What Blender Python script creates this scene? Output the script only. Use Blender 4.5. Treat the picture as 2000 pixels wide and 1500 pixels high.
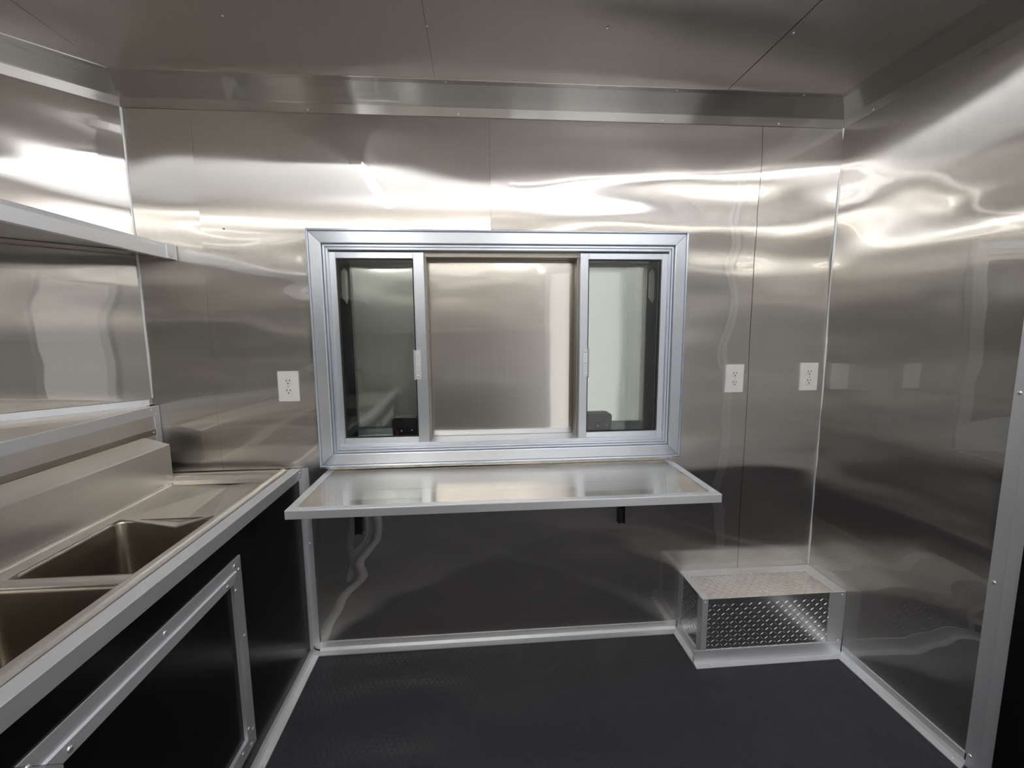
import bpy, bmesh, math, random
from mathutils import Vector, Matrix, noise

# ------------------------------------------------------------------ scene, camera, light
scene = bpy.context.scene
for o in list(bpy.data.objects):
    bpy.data.objects.remove(o)

CAM = Vector((-0.1123, -1.8223, 1.3899))
YAW, PITCH, ROLL, FPX = 0.0783, -0.1249, -0.0076, 858.78
fwd = Vector((math.sin(YAW) * math.cos(PITCH), math.cos(YAW) * math.cos(PITCH), math.sin(PITCH)))
rt = Vector((math.cos(YAW), -math.sin(YAW), 0))
up = rt.cross(fwd)
rt, up = math.cos(ROLL) * rt + math.sin(ROLL) * up, -math.sin(ROLL) * rt + math.cos(ROLL) * up
cam_data = bpy.data.cameras.new('camera')
cam_data.sensor_width = 36.0
cam_data.lens = 36.0 * FPX / 2000.0
cam_data.clip_start = 0.02
cam = bpy.data.objects.new('camera', cam_data)
scene.collection.objects.link(cam)
M = Matrix((rt, up, -fwd)).transposed().to_4x4()
M.translation = CAM
cam.matrix_world = M
scene.camera = cam

world = bpy.data.worlds.new('world')
scene.world = world
world.use_nodes = True
world.node_tree.nodes['Background'].inputs[0].default_value = (1.0, 0.985, 0.95, 1)
world.node_tree.nodes['Background'].inputs[1].default_value = 0.8   # daylight outside the open side door

scene.view_settings.view_transform = 'Standard'
scene.view_settings.look = 'None'
scene.view_settings.gamma = 1.0
scene.view_settings.exposure = 0.62
scene.view_settings.use_curve_mapping = False
LED = 21.5                    # radiance of the ceiling diffusers (strength of the lamps themselves)

cy = scene.cycles
cy.max_bounces = 14
cy.diffuse_bounces = 4
cy.glossy_bounces = 10
cy.transmission_bounces = 6
cy.transparent_max_bounces = 12
cy.sample_clamp_indirect = 6.0
cy.caustics_reflective = True
cy.caustics_refractive = False
cy.blur_glossy = 0.3
cy.use_denoising = True
try:
    cy.denoiser = 'OPENIMAGEDENOISE'
except Exception:
    pass

# ------------------------------------------------------------------ room dimensions (metres)
XL, XR = -1.3923, 1.4156      # left corner and right wall on the window wall (window wall is y = 0)
YO = -2.45                    # wall behind the camera
ZC = 2.2855                   # ceiling
ANG = 0.8056                  # the left wall slants away as one side of a V nose
SA, CA = math.sin(ANG), math.cos(ANG)
APEX = (XL - (-YO / 2) / CA * SA, YO / 2)
ROOM = [(XL, 0), (XR, 0), (XR, YO), (XL, YO), APEX]   # clockwise seen from above
XC = -0.8453                  # black cabinet front
ZK = 0.826                    # counter top

# ------------------------------------------------------------------ materials
MATS = {}

def nodes_of(name):
    m = bpy.data.materials.new(name)
    m.use_nodes = True
    nt = m.node_tree
    return m, nt, nt.nodes['Principled BSDF']

def steel(name, tangent, color=(0.69, 0.67, 0.64), rough=0.25, aniso=0.86, grain=(1, 1, 1), clear=0.16, clear_rough=0.025, var=0.07, matte=0.0):
    """brushed sheet: reflections smear along `tangent` (across the grain); a share stays mirror-like"""
    m = bpy.data.materials.new(name)
    m.use_nodes = True
    nt = m.node_tree
    nt.nodes.clear()
    L = nt.links.new
    out = nt.nodes.new('ShaderNodeOutputMaterial')
    b = nt.nodes.new('ShaderNodeBsdfAnisotropic')
    b.distribution = 'MULTI_GGX'
    b.inputs['Anisotropy'].default_value = -aniso
    c = nt.nodes.new('ShaderNodeCombineXYZ')
    for i in range(3):
        c.inputs[i].default_value = tangent[i]
    L(c.outputs[0], b.inputs['Tangent'])
    g = nt.nodes.new('ShaderNodeNewGeometry')
    mp = nt.nodes.new('ShaderNodeMapping')
    mp.inputs['Scale'].default_value = grain
    L(g.outputs['Position'], mp.inputs['Vector'])
    n = nt.nodes.new('ShaderNodeTexNoise')
    n.inputs['Scale'].default_value = 1.0
    n.inputs['Detail'].default_value = 3.0
    L(mp.outputs[0], n.inputs['Vector'])
    r = nt.nodes.new('ShaderNodeMapRange')
    r.inputs['To Min'].default_value = 1.0 - var
    r.inputs['To Max'].default_value = 1.0 + var
    L(n.outputs['Fac'], r.inputs['Value'])
    mul = nt.nodes.new('ShaderNodeMix')
    mul.data_type = 'RGBA'
    mul.blend_type = 'MULTIPLY'
    mul.inputs[0].default_value = 1.0
    mul.inputs[6].default_value = (*color, 1)
    L(r.outputs[0], mul.inputs[7])
    L(mul.outputs[2], b.inputs['Color'])
    r2 = nt.nodes.new('ShaderNodeMapRange')
    r2.inputs['To Min'].default_value = rough * 0.94
    r2.inputs['To Max'].default_value = rough * 1.06
    L(n.outputs['Fac'], r2.inputs['Value'])
    L(r2.outputs[0], b.inputs['Roughness'])
    last = b
    if clear > 0:
        k = nt.nodes.new('ShaderNodeBsdfAnisotropic')
        k.distribution = 'GGX'
        k.inputs['Roughness'].default_value = clear_rough
        L(mul.outputs[2], k.inputs['Color'])
        mx = nt.nodes.new('ShaderNodeMixShader')
        mx.inputs[0].default_value = clear
        L(b.outputs[0], mx.inputs[1])
        L(k.outputs[0], mx.inputs[2])
        last = mx
    if matte > 0:
        df = nt.nodes.new('ShaderNodeBsdfDiffuse')
        L(mul.outputs[2], df.inputs['Color'])
        mx = nt.nodes.new('ShaderNodeMixShader')
        mx.inputs[0].default_value = matte
        L(last.outputs[0], mx.inputs[1])
        L(df.outputs[0], mx.inputs[2])
        last = mx
    L(last.outputs[0], out.inputs[0])
    MATS[name] = m
    return m

def plain(name, color, rough=0.5, metal=0.0, spec=0.5, var=0.06, scale=30.0, bump=0.0, coat=0.0):
    m, nt, b = nodes_of(name)
    b.inputs['Metallic'].default_value = metal
    b.inputs['Roughness'].default_value = rough
    b.inputs['Specular IOR Level'].default_value = spec
    b.inputs['Coat Weight'].default_value = coat
    tc = nt.nodes.new('ShaderNodeTexCoord')
    n = nt.nodes.new('ShaderNodeTexNoise')
    n.inputs['Scale'].default_value = scale
    n.inputs['Detail'].default_value = 4.0
    nt.links.new(tc.outputs['Object'], n.inputs['Vector'])
    r = nt.nodes.new('ShaderNodeMapRange')
    r.inputs['To Min'].default_value = 1.0 - var
    r.inputs['To Max'].default_value = 1.0 + var
    nt.links.new(n.outputs['Fac'], r.inputs['Value'])
    mul = nt.nodes.new('ShaderNodeMix')
    mul.data_type = 'RGBA'
    mul.blend_type = 'MULTIPLY'
    mul.inputs[0].default_value = 1.0
    mul.inputs[6].default_value = (*color, 1)
    nt.links.new(r.outputs[0], mul.inputs[7])
    nt.links.new(mul.outputs[2], b.inputs['Base Color'])
    if bump:
        bp = nt.nodes.new('ShaderNodeBump')
        bp.inputs['Strength'].default_value = bump
        bp.inputs['Distance'].default_value = 0.001
        nt.links.new(n.outputs['Fac'], bp.inputs['Height'])
        nt.links.new(bp.outputs[0], b.inputs['Normal'])
    MATS[name] = m
    return m

FINE = 260.0
S_BACK = steel('steel_vertical_grain', (1, 0, 0), grain=(FINE, FINE, 1.2))
S_RIGHT = steel('steel_right_wall', (0, 1, 0), grain=(FINE, FINE, 1.2))
S_LEFT = steel('steel_left_wall', (SA, CA, 0), grain=(FINE, FINE, 1.2))
S_LEFT2 = steel('steel_nose_wall', (SA, -CA, 0), grain=(FINE, FINE, 1.2))
S_CEIL = steel('steel_ceiling', (1, 0, 0), grain=(FINE, 1.2, FINE), rough=0.36, aniso=0.72, clear=0.08, clear_rough=0.15, color=(0.76, 0.72, 0.70))
S_COVE_X = steel('steel_cove_long', (0, -0.83, 0.55), grain=(1.2, FINE, FINE), rough=0.32, aniso=0.85)
S_COVE_Y = steel('steel_cove_cross', (0.83, 0, 0.55), grain=(FINE, 1.2, FINE), rough=0.32, aniso=0.85)
S_COVE_L = steel('steel_cove_slant', (0.6, -0.58, 0.55), grain=(6, 6, 200), rough=0.28, aniso=0.8)
S_HATCH = steel('steel_hatch', (1, 0, 0), grain=(FINE, FINE, 1.2), color=(0.80, 0.77, 0.73), rough=0.24, aniso=0.55, clear=0.35, clear_rough=0.05)
S_SHELF = steel('steel_shelf_top', (0, 1, 0), grain=(1.2, FINE, FINE), rough=0.24, aniso=0.6, color=(0.78, 0.76, 0.72))
S_SINK = steel('steel_sink', (0.8, 0.1, 0.6), grain=(60, 3, 60), rough=0.30, aniso=0.0, color=(0.66, 0.63, 0.585), clear=0, matte=0.22)
S_BOWL = steel('steel_bowl_darkened', (0.8, 0.1, 0.6), grain=(60, 3, 60), rough=0.26, aniso=0.0, color=(0.44, 0.41, 0.36), clear=0)  # sink steel darkened: shade inside the deep bowls put into the colour
S_CHASE = steel('steel_chase', (0.3, 0, 1), grain=(FINE, 1.2, FINE), rough=0.38, aniso=0.4, color=(0.72, 0.70, 0.67), clear=0)
ALU = steel('mill_aluminium', (1, 0, 0), grain=(90, 90, 90), color=(0.81, 0.83, 0.87), rough=0.46, aniso=0.0, clear=0, var=0.04, matte=0.25)
ALU_WIN = steel('window_aluminium', (0.02, 0.4, 1), grain=(30, 30, 90), color=(0.82, 0.87, 0.95), rough=0.40, aniso=0.35, clear=0, var=0.04, matte=0.10)
ALU_WIN_V = steel('window_aluminium_upright', (1, 0.4, 0.02), grain=(90, 30, 30), color=(0.82, 0.87, 0.95), rough=0.40, aniso=0.35, clear=0, var=0.04, matte=0.10)
ALU_DIM = steel('dark_shade_aluminium', (1, 0.3, 0), grain=(90, 30, 30), color=(0.50, 0.47, 0.43), rough=0.50, aniso=0.0, clear=0)  # darkened copy: shade on inner window frame put into colour; also dark fittings
RIVET = steel('rivet_aluminium', (1, 0, 0), grain=(50, 50, 50), color=(0.90, 0.91, 0.94), rough=0.35, aniso=0.0, clear=0)
PLATE = steel('diamond_plate_aluminium', (1, 0, 0), grain=(40, 40, 40), color=(0.72, 0.72, 0.73), rough=0.24, aniso=0.0, clear=0)
BLACK = plain('black_gloss_panel', (0.004, 0.004, 0.005), rough=0.22, spec=0.35)
BLACK_M = plain('black_painted_steel', (0.006, 0.006, 0.007), rough=0.45)
WHITE_P = plain('white_plastic', (0.86, 0.86, 0.86), rough=0.30)
WHITE_D = plain('white_enamel', (0.80, 0.81, 0.80), rough=0.35)
WALL_W = steel('steel_dull_wall', (1, 0, 0), grain=(FINE, FINE, 1.2), color=(0.70, 0.68, 0.65), matte=0.35)
DARK = plain('dark_slot', (0.02, 0.02, 0.025), rough=0.6)
RUBBER = plain('dark_seal', (0.012, 0.012, 0.014), rough=0.5)
RED = plain('red_tab', (0.35, 0.02, 0.03), rough=0.4)
SEAM = plain('seam_shadow', (0.03, 0.03, 0.03), rough=0.8)

def floor_material():
    m, nt, b = nodes_of('black_coin_rubber')
    L = nt.links.new
    g = nt.nodes.new('ShaderNodeNewGeometry')
    S = 0.021

    def cell(off):
        a = nt.nodes.new('ShaderNodeVectorMath'); a.operation = 'ADD'
        a.inputs[1].default_value = (off * S / 2, off * S * 0.866, 0)
        L(g.outputs['Position'], a.inputs[0])
        w = nt.nodes.new('ShaderNodeVectorMath'); w.operation = 'MODULO'
        ad = nt.nodes.new('ShaderNodeVectorMath'); ad.operation = 'ADD'
        ad.inputs[1].default_value = (S * 400, S * 1.732 * 400, 0)
        L(a.outputs[0], ad.inputs[0])
        L(ad.outputs[0], w.inputs[0])
        w.inputs[1].default_value = (S, S * 1.732, 100)
        d = nt.nodes.new('ShaderNodeVectorMath'); d.operation = 'SUBTRACT'
        d.inputs[1].default_value = (S / 2, S * 0.866, 0)
        L(w.outputs[0], d.inputs[0])
        mm = nt.nodes.new('ShaderNodeVectorMath'); mm.operation = 'MULTIPLY'
        mm.inputs[1].default_value = (1, 1, 0)
        L(d.outputs[0], mm.inputs[0])
        ln = nt.nodes.new('ShaderNodeVectorMath'); ln.operation = 'LENGTH'
        L(mm.outputs[0], ln.inputs[0])
        return ln.outputs['Value']
    mn = nt.nodes.new('ShaderNodeMath'); mn.operation = 'MINIMUM'
    L(cell(0), mn.inputs[0]); L(cell(1), mn.inputs[1])
    hr = nt.nodes.new('ShaderNodeMapRange')
    hr.inputs['From Min'].default_value = S * 0.40
    hr.inputs['From Max'].default_value = S * 0.50
    hr.inputs['To Min'].default_value = 1.0
    hr.inputs['To Max'].default_value = 0.0
    L(mn.outputs[0], hr.inputs['Value'])
    bp = nt.nodes.new('ShaderNodeBump')
    bp.inputs['Strength'].default_value = 0.8
    bp.inputs['Distance'].default_value = 0.001
    L(hr.outputs[0], bp.inputs['Height'])
    L(bp.outputs[0], b.inputs['Normal'])
    # dusty scuffs
    n = nt.nodes.new('ShaderNodeTexNoise'); n.inputs['Scale'].default_value = 3.2; n.inputs['Detail'].default_value = 9; n.inputs['Roughness'].default_value = 0.7
    L(g.outputs['Position'], n.inputs['Vector'])
    nr = nt.nodes.new('ShaderNodeMapRange')
    nr.inputs['From Min'].default_value = 0.54
    nr.inputs['From Max'].default_value = 0.80
    nr.inputs['To Min'].default_value = 0.0
    nr.inputs['To Max'].default_value = 0.35
    L(n.outputs['Fac'], nr.inputs['Value'])
    mx = nt.nodes.new('ShaderNodeMix'); mx.data_type = 'RGBA'
    mx.inputs[6].default_value = (0.032, 0.032, 0.041, 1)
    mx.inputs[7].default_value = (0.10, 0.10, 0.11, 1)
    L(nr.outputs[0], mx.inputs[0])
    L(mx.outputs[2], b.inputs['Base Color'])
    b.inputs['Roughness'].default_value = 0.50
    b.inputs['Specular IOR Level'].default_value = 0.4
    return m
FLOOR = floor_material()

def glass_material():
    m = bpy.data.materials.new('tinted_window_glass')
    m.use_nodes = True
    nt = m.node_tree
    nt.nodes.clear()
    out = nt.nodes.new('ShaderNodeOutputMaterial')
    tr = nt.nodes.new('ShaderNodeBsdfTransparent')
    tr.inputs[0].default_value = (0.93, 0.96, 0.955, 1)
    gl = nt.nodes.new('ShaderNodeBsdfGlossy')
    gl.inputs['Roughness'].default_value = 0.0
    fr = nt.nodes.new('ShaderNodeFresnel')
    fr.inputs['IOR'].default_value = 1.5
    mx = nt.nodes.new('ShaderNodeMixShader')
    nt.links.new(fr.outputs[0], mx.inputs[0])
    nt.links.new(tr.outputs[0], mx.inputs[1])
    nt.links.new(gl.outputs[0], mx.inputs[2])
    nt.links.new(mx.outputs[0], out.inputs[0])
    return m
GLASS = glass_material()

def led_material(name, col, gain=1.0):
    m, nt, b = nodes_of(name)
    b.inputs['Base Color'].default_value = (0.9, 0.9, 0.9, 1)
    b.inputs['Emission Color'].default_value = (*col, 1)
    b.inputs['Emission Strength'].default_value = LED * gain
    return m
LEDM = led_material('led_diffuser_cool', (0.97, 0.985, 1.0))
COOL = led_material('led_diffuser_soft', (0.97, 0.985, 1.0), 0.8)
WARM = led_material('led_diffuser_warm', (1.0, 0.965, 0.90), 0.95)

# ------------------------------------------------------------------ building helpers
COL = scene.collection
ORIG = {}

def props(o, label=None, cat=None, group=None, kind=None):
    if label: o['label'] = label
    if cat: o['category'] = cat
    if group: o['group'] = group
    if kind: o['kind'] = kind
    return o

def thing(name, loc, label, cat, group=None, kind=None):
    o = bpy.data.objects.new(name, None)
    o.empty_display_size = 0.05
    COL.objects.link(o)
    o.location = loc
    ORIG[o.name] = Vector(loc)
    return props(o, label, cat, group, kind)

def build(name, verts, faces, mat, parent=None, smooth=False, bevel=0.0, seg=1, origin=None):
    """one mesh object from world-space vertices"""
    if parent is not None:
        og = ORIG[parent.name]
    elif origin is not None:
        og = Vector(origin)
    else:
        xs = [v[0] for v in verts]; ys = [v[1] for v in verts]; zs = [v[2] for v in verts]
        og = Vector(((min(xs) + max(xs)) / 2, (min(ys) + max(ys)) / 2, min(zs)))
    bm = bmesh.new()
    vs = [bm.verts.new(Vector(v) - og) for v in verts]
    for f in faces:
        try:
            bm.faces.new([vs[i] for i in f])
        except ValueError:
            pass
    bmesh.ops.recalc_face_normals(bm, faces=bm.faces)
    if bevel > 0:
        bmesh.ops.bevel(bm, geom=list(bm.edges), offset=bevel, segments=seg, affect='EDGES', profile=0.6, clamp_overlap=True)
    me = bpy.data.meshes.new(name)
    bm.to_mesh(me)
    bm.free()
    me.materials.append(mat)
    if smooth:
        me.polygons.foreach_set('use_smooth', [True] * len(me.polygons))
    o = bpy.data.objects.new(name, me)
    COL.objects.link(o)
    if parent is not None:
        o.parent = parent
    else:
        o.location = og
    ORIG[o.name] = og
    return o

BF = [(0, 1, 3, 2), (4, 6, 7, 5), (0, 4, 5, 1), (2, 3, 7, 6), (0, 2, 6, 4), (1, 5, 7, 3)]

def boxv(x0, x1, y0, y1, z0, z1):
    return [(x, y, z) for x in (x0, x1) for y in (y0, y1) for z in (z0, z1)]

def box(name, b, mat, parent=None, bevel=0.0012, seg=1):
    return build(name, boxv(*b), BF, mat, parent, bevel=bevel, seg=seg)

def joinv(*parts):
    V, F = [], []
    for v, f in parts:
        k = len(V)
        V += list(v)
        F += [tuple(i + k for i in q) for q in f]
    return V, F

def prism(pts2, a, bb, place):
    """closed 2D polygon swept between parameters a and bb; place(u, w, t) -> world"""
    n = len(pts2)
    V = [place(u, w, a) for u, w in pts2] + [place(u, w, bb) for u, w in pts2]
    F = [tuple(range(n)), tuple(range(2 * n - 1, n - 1, -1))]
    for i in range(n):
        j = (i + 1) % n
        F.append((i, j, n + j, n + i))
    return V, F

def sweep_mitre(profile, path_a, path_b):
    """profile loop -> list of world points at each end given functions"""
    n = len(profile)
    V = [path_a(*p) for p in profile] + [path_b(*p) for p in profile]
    F = [tuple(range(n)), tuple(range(2 * n - 1, n - 1, -1))]
    for i in range(n):
        j = (i + 1) % n
        F.append((i, j, n + j, n + i))
    return V, F

def angle_strip(name, corner, da, db, la, lb, th, s0, s1, along, mat, parent=None, bevel=0.0006):
    """L-shaped angle trim. corner: base point; da, db: leg directions; along: unit vector"""
    c = Vector(corner); da = Vector(da); db = Vector(db); al = Vector(along)
    prof = [(0, 0), (la, 0), (la, th), (th, th), (th, lb), (0, lb)]
    V, F = prism(prof, s0, s1, lambda u, w, t: tuple(c + da * u + db * w + al * t))
    return build(name, V, F, mat, parent, bevel=bevel)

# rivet: one shared dome mesh
def dome_mesh(r, h):
    V, F = [], []
    n = 10
    rings = [(r, 0.0), (r * 0.95, h * 0.35), (r * 0.62, h * 0.85)]
    for rr, z in rings:
        for i in range(n):
            a = 2 * math.pi * i / n
            V.append((rr * math.cos(a), rr * math.sin(a), z))
    for k in range(2):
        for i in range(n):
            j = (i + 1) % n
            F.append((k * n + i, k * n + j, (k + 1) * n + j, (k + 1) * n + i))
    V.append((0, 0, h))
    for i in range(n):
        F.append((2 * n + i, 2 * n + (i + 1) % n, 3 * n))
    me = bpy.data.meshes.new('rivet')
    me.from_pydata(V, [], F)
    me.materials.append(RIVET)
    me.polygons.foreach_set('use_smooth', [True] * len(me.polygons))
    return me
RIV = dome_mesh(0.0062, 0.0036)
RIV_S = dome_mesh(0.0044, 0.0026)

def rivet(parent, p, n, me=RIV, name='rivet'):
    o = bpy.data.objects.new(name, me)
    COL.objects.link(o)
    o.parent = parent
    o.location = Vector(p) - ORIG[parent.name]
    o.rotation_euler = Vector(n).to_track_quat('Z', 'Y').to_euler()
    return o

# ------------------------------------------------------------------ wavy metal sheets
def smooth01(t):
    t = max(0.0, min(1.0, t))
    return t * t * (3 - 2 * t)

def ripple(u, v, seed, amp, fu=0.55, fv=2.2):
    a = noise.noise(Vector((u * fu, v * fv, seed))) * amp
    b = noise.noise(Vector((u * fu * 2.8 + 7, v * fv * 2.3, seed + 31))) * amp * 0.45
    c = noise.noise(Vector((u * fu * 4.5 + 3, v * fv * 4.3, seed + 57))) * amp * 0.22
    d = a + b + c
    return 0.004 * math.tanh(d / 0.004) if d > 0 else d

def sheet(name, u0, u1, v0, v1, place, mat, parent, seed, amp, hole=None, step=0.02, env=0.10, extra=None, thick=0.002, fu=0.55, fv=2.2, calm=None):
    """oil-canned metal sheet; place(u, v, d) -> world, d = bulge towards the room"""
    nu = max(2, int(round((u1 - u0) / step)))
    nv = max(2, int(round((v1 - v0) / step)))
    us = [u0 + (u1 - u0) * i / nu for i in range(nu + 1)]
    vs = [v0 + (v1 - v0) * j / nv for j in range(nv + 1)]
    V, F = [], []
    for u in us:
        for v in vs:
            e = smooth01(min(v - v0, v1 - v) / env)
            d = ripple(u, v, seed, amp * (calm(u, v) if calm else 1.0), fu, fv)
            if extra:
                d += extra(u, v)
            V.append(place(u, v, d * e))
    n = nv + 1
    for i in range(nu):
        for j in range(nv):
            if hole:
                uc, vc = (us[i] + us[i + 1]) / 2, (vs[j] + vs[j + 1]) / 2
                if hole[0] < uc < hole[1] and hole[2] < vc < hole[3]:
                    continue
            F.append((i * n + j, (i + 1) * n + j, (i + 1) * n + j + 1, i * n + j + 1))
    # turned-back edges on vertices of their own, so that the face keeps its normals up to the edge
    rim = [i * n for i in range(nu + 1)] + [nu * n + j for j in range(1, n)] + [i * n + nv for i in range(nu - 1, -1, -1)] + [j for j in range(nv - 1, 0, -1)]
    back = Vector(place(u0, v0, 0.0)) - Vector(place(u0, v0, thick))
    k = len(V)
    V += [V[i] for i in rim] + [tuple(Vector(V[i]) + back) for i in rim]
    m_ = len(rim)
    for i in range(m_):
        j = (i + 1) % m_
        F.append((k + i, k + m_ + i, k + m_ + j, k + j))
    og = ORIG[parent.name]
    me = bpy.data.meshes.new(name)
    me.from_pydata([tuple(Vector(p) - og) for p in V], [], F)
    me.materials.append(mat)
    me.polygons.foreach_set('use_smooth', [True] * len(me.polygons))
    o = bpy.data.objects.new(name, me)
    COL.objects.link(o)
    o.parent = parent
    ORIG[o.name] = og
    # face the room
    c = Vector(place((u0 + u1) / 2, (v0 + v1) / 2, 0.0))
    dirn = Vector(place((u0 + u1) / 2, (v0 + v1) / 2, 1.0)) - c
    if me.polygons[0].normal.dot(dirn) < 0:
        me.flip_normals()
    return o

# ------------------------------------------------------------------ floor, ceiling, walls
def poly_slab(name, poly, z0, z1, mat):
    n = len(poly)
    V = [(x, y, z0) for x, y in poly] + [(x, y, z1) for x, y in poly]
    F = [tuple(range(n)), tuple(range(n, 2 * n))]
    for i in range(n):
        j = (i + 1) % n
        F.append((i, j, n + j, n + i))
    return build(name, V, F, mat, bevel=0)

fl = poly_slab('floor', ROOM, -0.05, 0.0, FLOOR)
props(fl, 'black rubber floor with faint round studs and dusty scuffs', 'floor', kind='structure')
ce = poly_slab('ceiling', ROOM, ZC + 0.010, ZC + 0.05, SEAM)
props(ce, 'dim brushed metal ceiling of long sheets with dark seams', 'ceiling', kind='structure')

def wall_slab(name, a, b, label, z0=0.0, z1=ZC, holes=None, thick=0.07, gap=0.022):
    """a backing slab behind the sheets; a->b clockwise, outside is on the left"""
    a = Vector((*a, 0)); b = Vector((*b, 0))
    t = (b - a).normalized()
    nrm = Vector((-t.y, t.x, 0))          # outward
    L = (b - a).length
    def P(u, d, z):
        q = a + t * u + nrm * d
        return (q.x, q.y, z)
    parts = []
    spans = holes or []
    if not spans:
        rects = [(0, L, z0, z1)]
    else:
        h0, h1, hz0, hz1 = spans
        rects = [(0, h0, z0, z1), (h1, L, z0, z1), (h0, h1, z0, hz0), (h0, h1, hz1, z1)]
    for (u0, u1, q0, q1) in rects:
        parts.append(([P(u, d, z) for u in (u0, u1) for d in (gap, thick) for z in (q0, q1)], BF))
    V, F = joinv(*parts)
    o = build(name, V, F, SEAM, bevel=0)
    return props(o, label, 'wall', kind='structure')

wb = wall_slab('wall_back', ROOM[0], ROOM[1], 'brushed steel wall with wavy reflections around the service window',
               holes=(-0.69 - XL, 0.69 - XL, 0.90, 1.70))
wr = wall_slab('wall_right', ROOM[1], ROOM[2], 'brushed steel side wall meeting the window wall by the outlets')
wo = wall_slab('wall_front', ROOM[2], ROOM[3], 'dull metal wall behind the camera, mirrored softly in the hatch', holes=(0.035, XR - 0.62, 0.03, 1.99))
w2 = wall_slab('wall_nose', ROOM[3], ROOM[4], 'far slanted metal wall of the trailer nose, out of view')
wl = wall_slab('wall_left', ROOM[4], ROOM[0], 'slanted brushed metal wall above the sink counter')

# window wall sheets
def pl_back(u, v, d):
    return (u, -d, v)

Z0, Z1 = 0.0, 2.235
HOLE = (-0.70, 0.70, 0.885, 1.715)
def upper_kick(u, v):
    # sheets buckle apart above the window
    return 0.0055 * smooth01((v - 1.45) / 0.25) * noise.noise(Vector((u * 0.8, v * 6.0, 91.0)))
sheet('wall_panel', XL, -1.1540, Z0, Z1, pl_back, S_BACK, wb, 3.1, 0.0105, env=0.06)
sheet('wall_panel', -1.1535, -0.0502, Z0, Z1, pl_back, S_BACK, wb, 3.1, 0.0120, hole=HOLE, calm=lambda u, v: 1 - 0.88 * math.exp(-((v - 1.88) / 0.26) ** 2))
sheet('wall_panel', -0.0498, 1.0650, Z0, Z1, pl_back, S_BACK, wb, 3.1, 0.0120, hole=HOLE, extra=upper_kick)
sheet('wall_panel', 1.0670, XR, Z0, Z1, pl_back, S_BACK, wb, 3.1, 0.0105, env=0.08, extra=upper_kick)

rivet(wb, (-1.069, -0.0005, 1.777), (0, -1, 0), RIV_S, 'screw')
sheet('wall_panel', YO, -0.735, Z0, Z1, lambda u, v, d: (XR - d, u, v), S_RIGHT, wr, 27.3, 0.0120)
sheet('wall_panel', -0.734, 0.0, Z0, Z1, lambda u, v, d: (XR - d, u, v), S_RIGHT, wr, 33.3, 0.0120)
Lw = (Vector(APEX) - Vector((XL, 0))).length
sheet('wall_panel', 0.0, 0.95, Z0, Z1, lambda u, v, d: (XL - SA * u + CA * d, -CA * u - SA * d, v), S_LEFT, wl, 41.8, 0.0120)
sheet('wall_panel', 0.9515, Lw, Z0, Z1, lambda u, v, d: (XL - SA * u + CA * d, -CA * u - SA * d, v), S_LEFT, wl, 44.8, 0.0120)
sheet('wall_panel', 0.0, Lw, Z0, Z1, lambda u, v, d: (XL - SA * u + CA * d, YO + CA * u + SA * d, v), S_LEFT2, w2, 47.8, 0.0120)
for k, (a, b_) in enumerate(((XL, -0.45), (-0.449, 0.5), (0.501, XR))):
    sheet('wall_panel', a, b_, Z0, Z1, lambda u, v, d: (u, YO + d, v), WALL_W, wo, 52.0 + 5 * k, 0.0110, hole=(0.615, XR - 0.03, 0.02, 1.985))
box('wall_batten', (XL + 0.02, 0.57, YO + 0.003, YO + 0.012, 1.355, 1.395), ALU_DIM, wo, 0.001)

# ceiling sheets (grain runs across the trailer)
XAP = APEX[0]
for k, (a, b_) in enumerate(((XAP, -1.36), (-1.359, -0.2475), (-0.2465, 0.853), (0.8555, XR))):
    if k == 0:
        # trapezoid over the nose
        V = [(XAP, YO / 2, ZC), (XAP, YO / 2 + 0.001, ZC), (-1.36, 0, ZC), (-1.36, YO, ZC)]
        V2 = [(x, y, z + 0.002) for x, y, z in V]
        build('ceiling_panel', V + V2, [(0, 1, 2, 3), (4, 5, 6, 7), (0, 1, 5, 4), (1, 2, 6, 5), (2, 3, 7, 6), (3, 0, 4, 7)], S_CEIL, ce)
        continue
    sheet('ceiling_panel', a, b_, YO, 0.0, lambda u, v, d: (u, v, ZC - d), S_CEIL, ce, 70.0 if k < 3 else 84.0, 0.0030, fu=1.4, fv=1.4)
for p in ((-0.243, -0.379), (0.295, -0.404), (-0.821, -0.383), (0.872, -0.423), (-0.243, -0.85), (0.295, -0.9), (0.872, -0.95)):
    rivet(ce, (p[0], p[1], ZC - 0.002), (0, 0, -1), RIV_S)

# ------------------------------------------------------------------ coves, baseboards along the room outline
def off_corner(i, d):
    """corner i of the room outline moved d inwards"""
    n = len(ROOM)
    p0, p1, p2 = (Vector(ROOM[(i - 1) % n]), Vector(ROOM[i]), Vector(ROOM[(i + 1) % n]))
    t1 = (p1 - p0).normalized(); t2 = (p2 - p1).normalized()
    n1 = Vector((t1.y, -t1.x)); n2 = Vector((t2.y, -t2.x))   # inward
    k = (n1 + n2)
    k = k / (k.dot(n1))
    return p1 + k * d

def run(name, i, prof, mat, label, cat, s0=0.0, s1=1.0):
    j = (i + 1) % len(ROOM)
    def end(ii, s):
        def f(d, z):
            a = off_corner(i, d); b = off_corner(j, d)
            q = a + (b - a) * s
            return (q.x, q.y, z)
        return f
    V, F = sweep_mitre(prof, end(i, s0), end(j, s1))
    o = build(name, V, F, mat, bevel=0)
    return props(o, label, cat, kind='structure')

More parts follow.
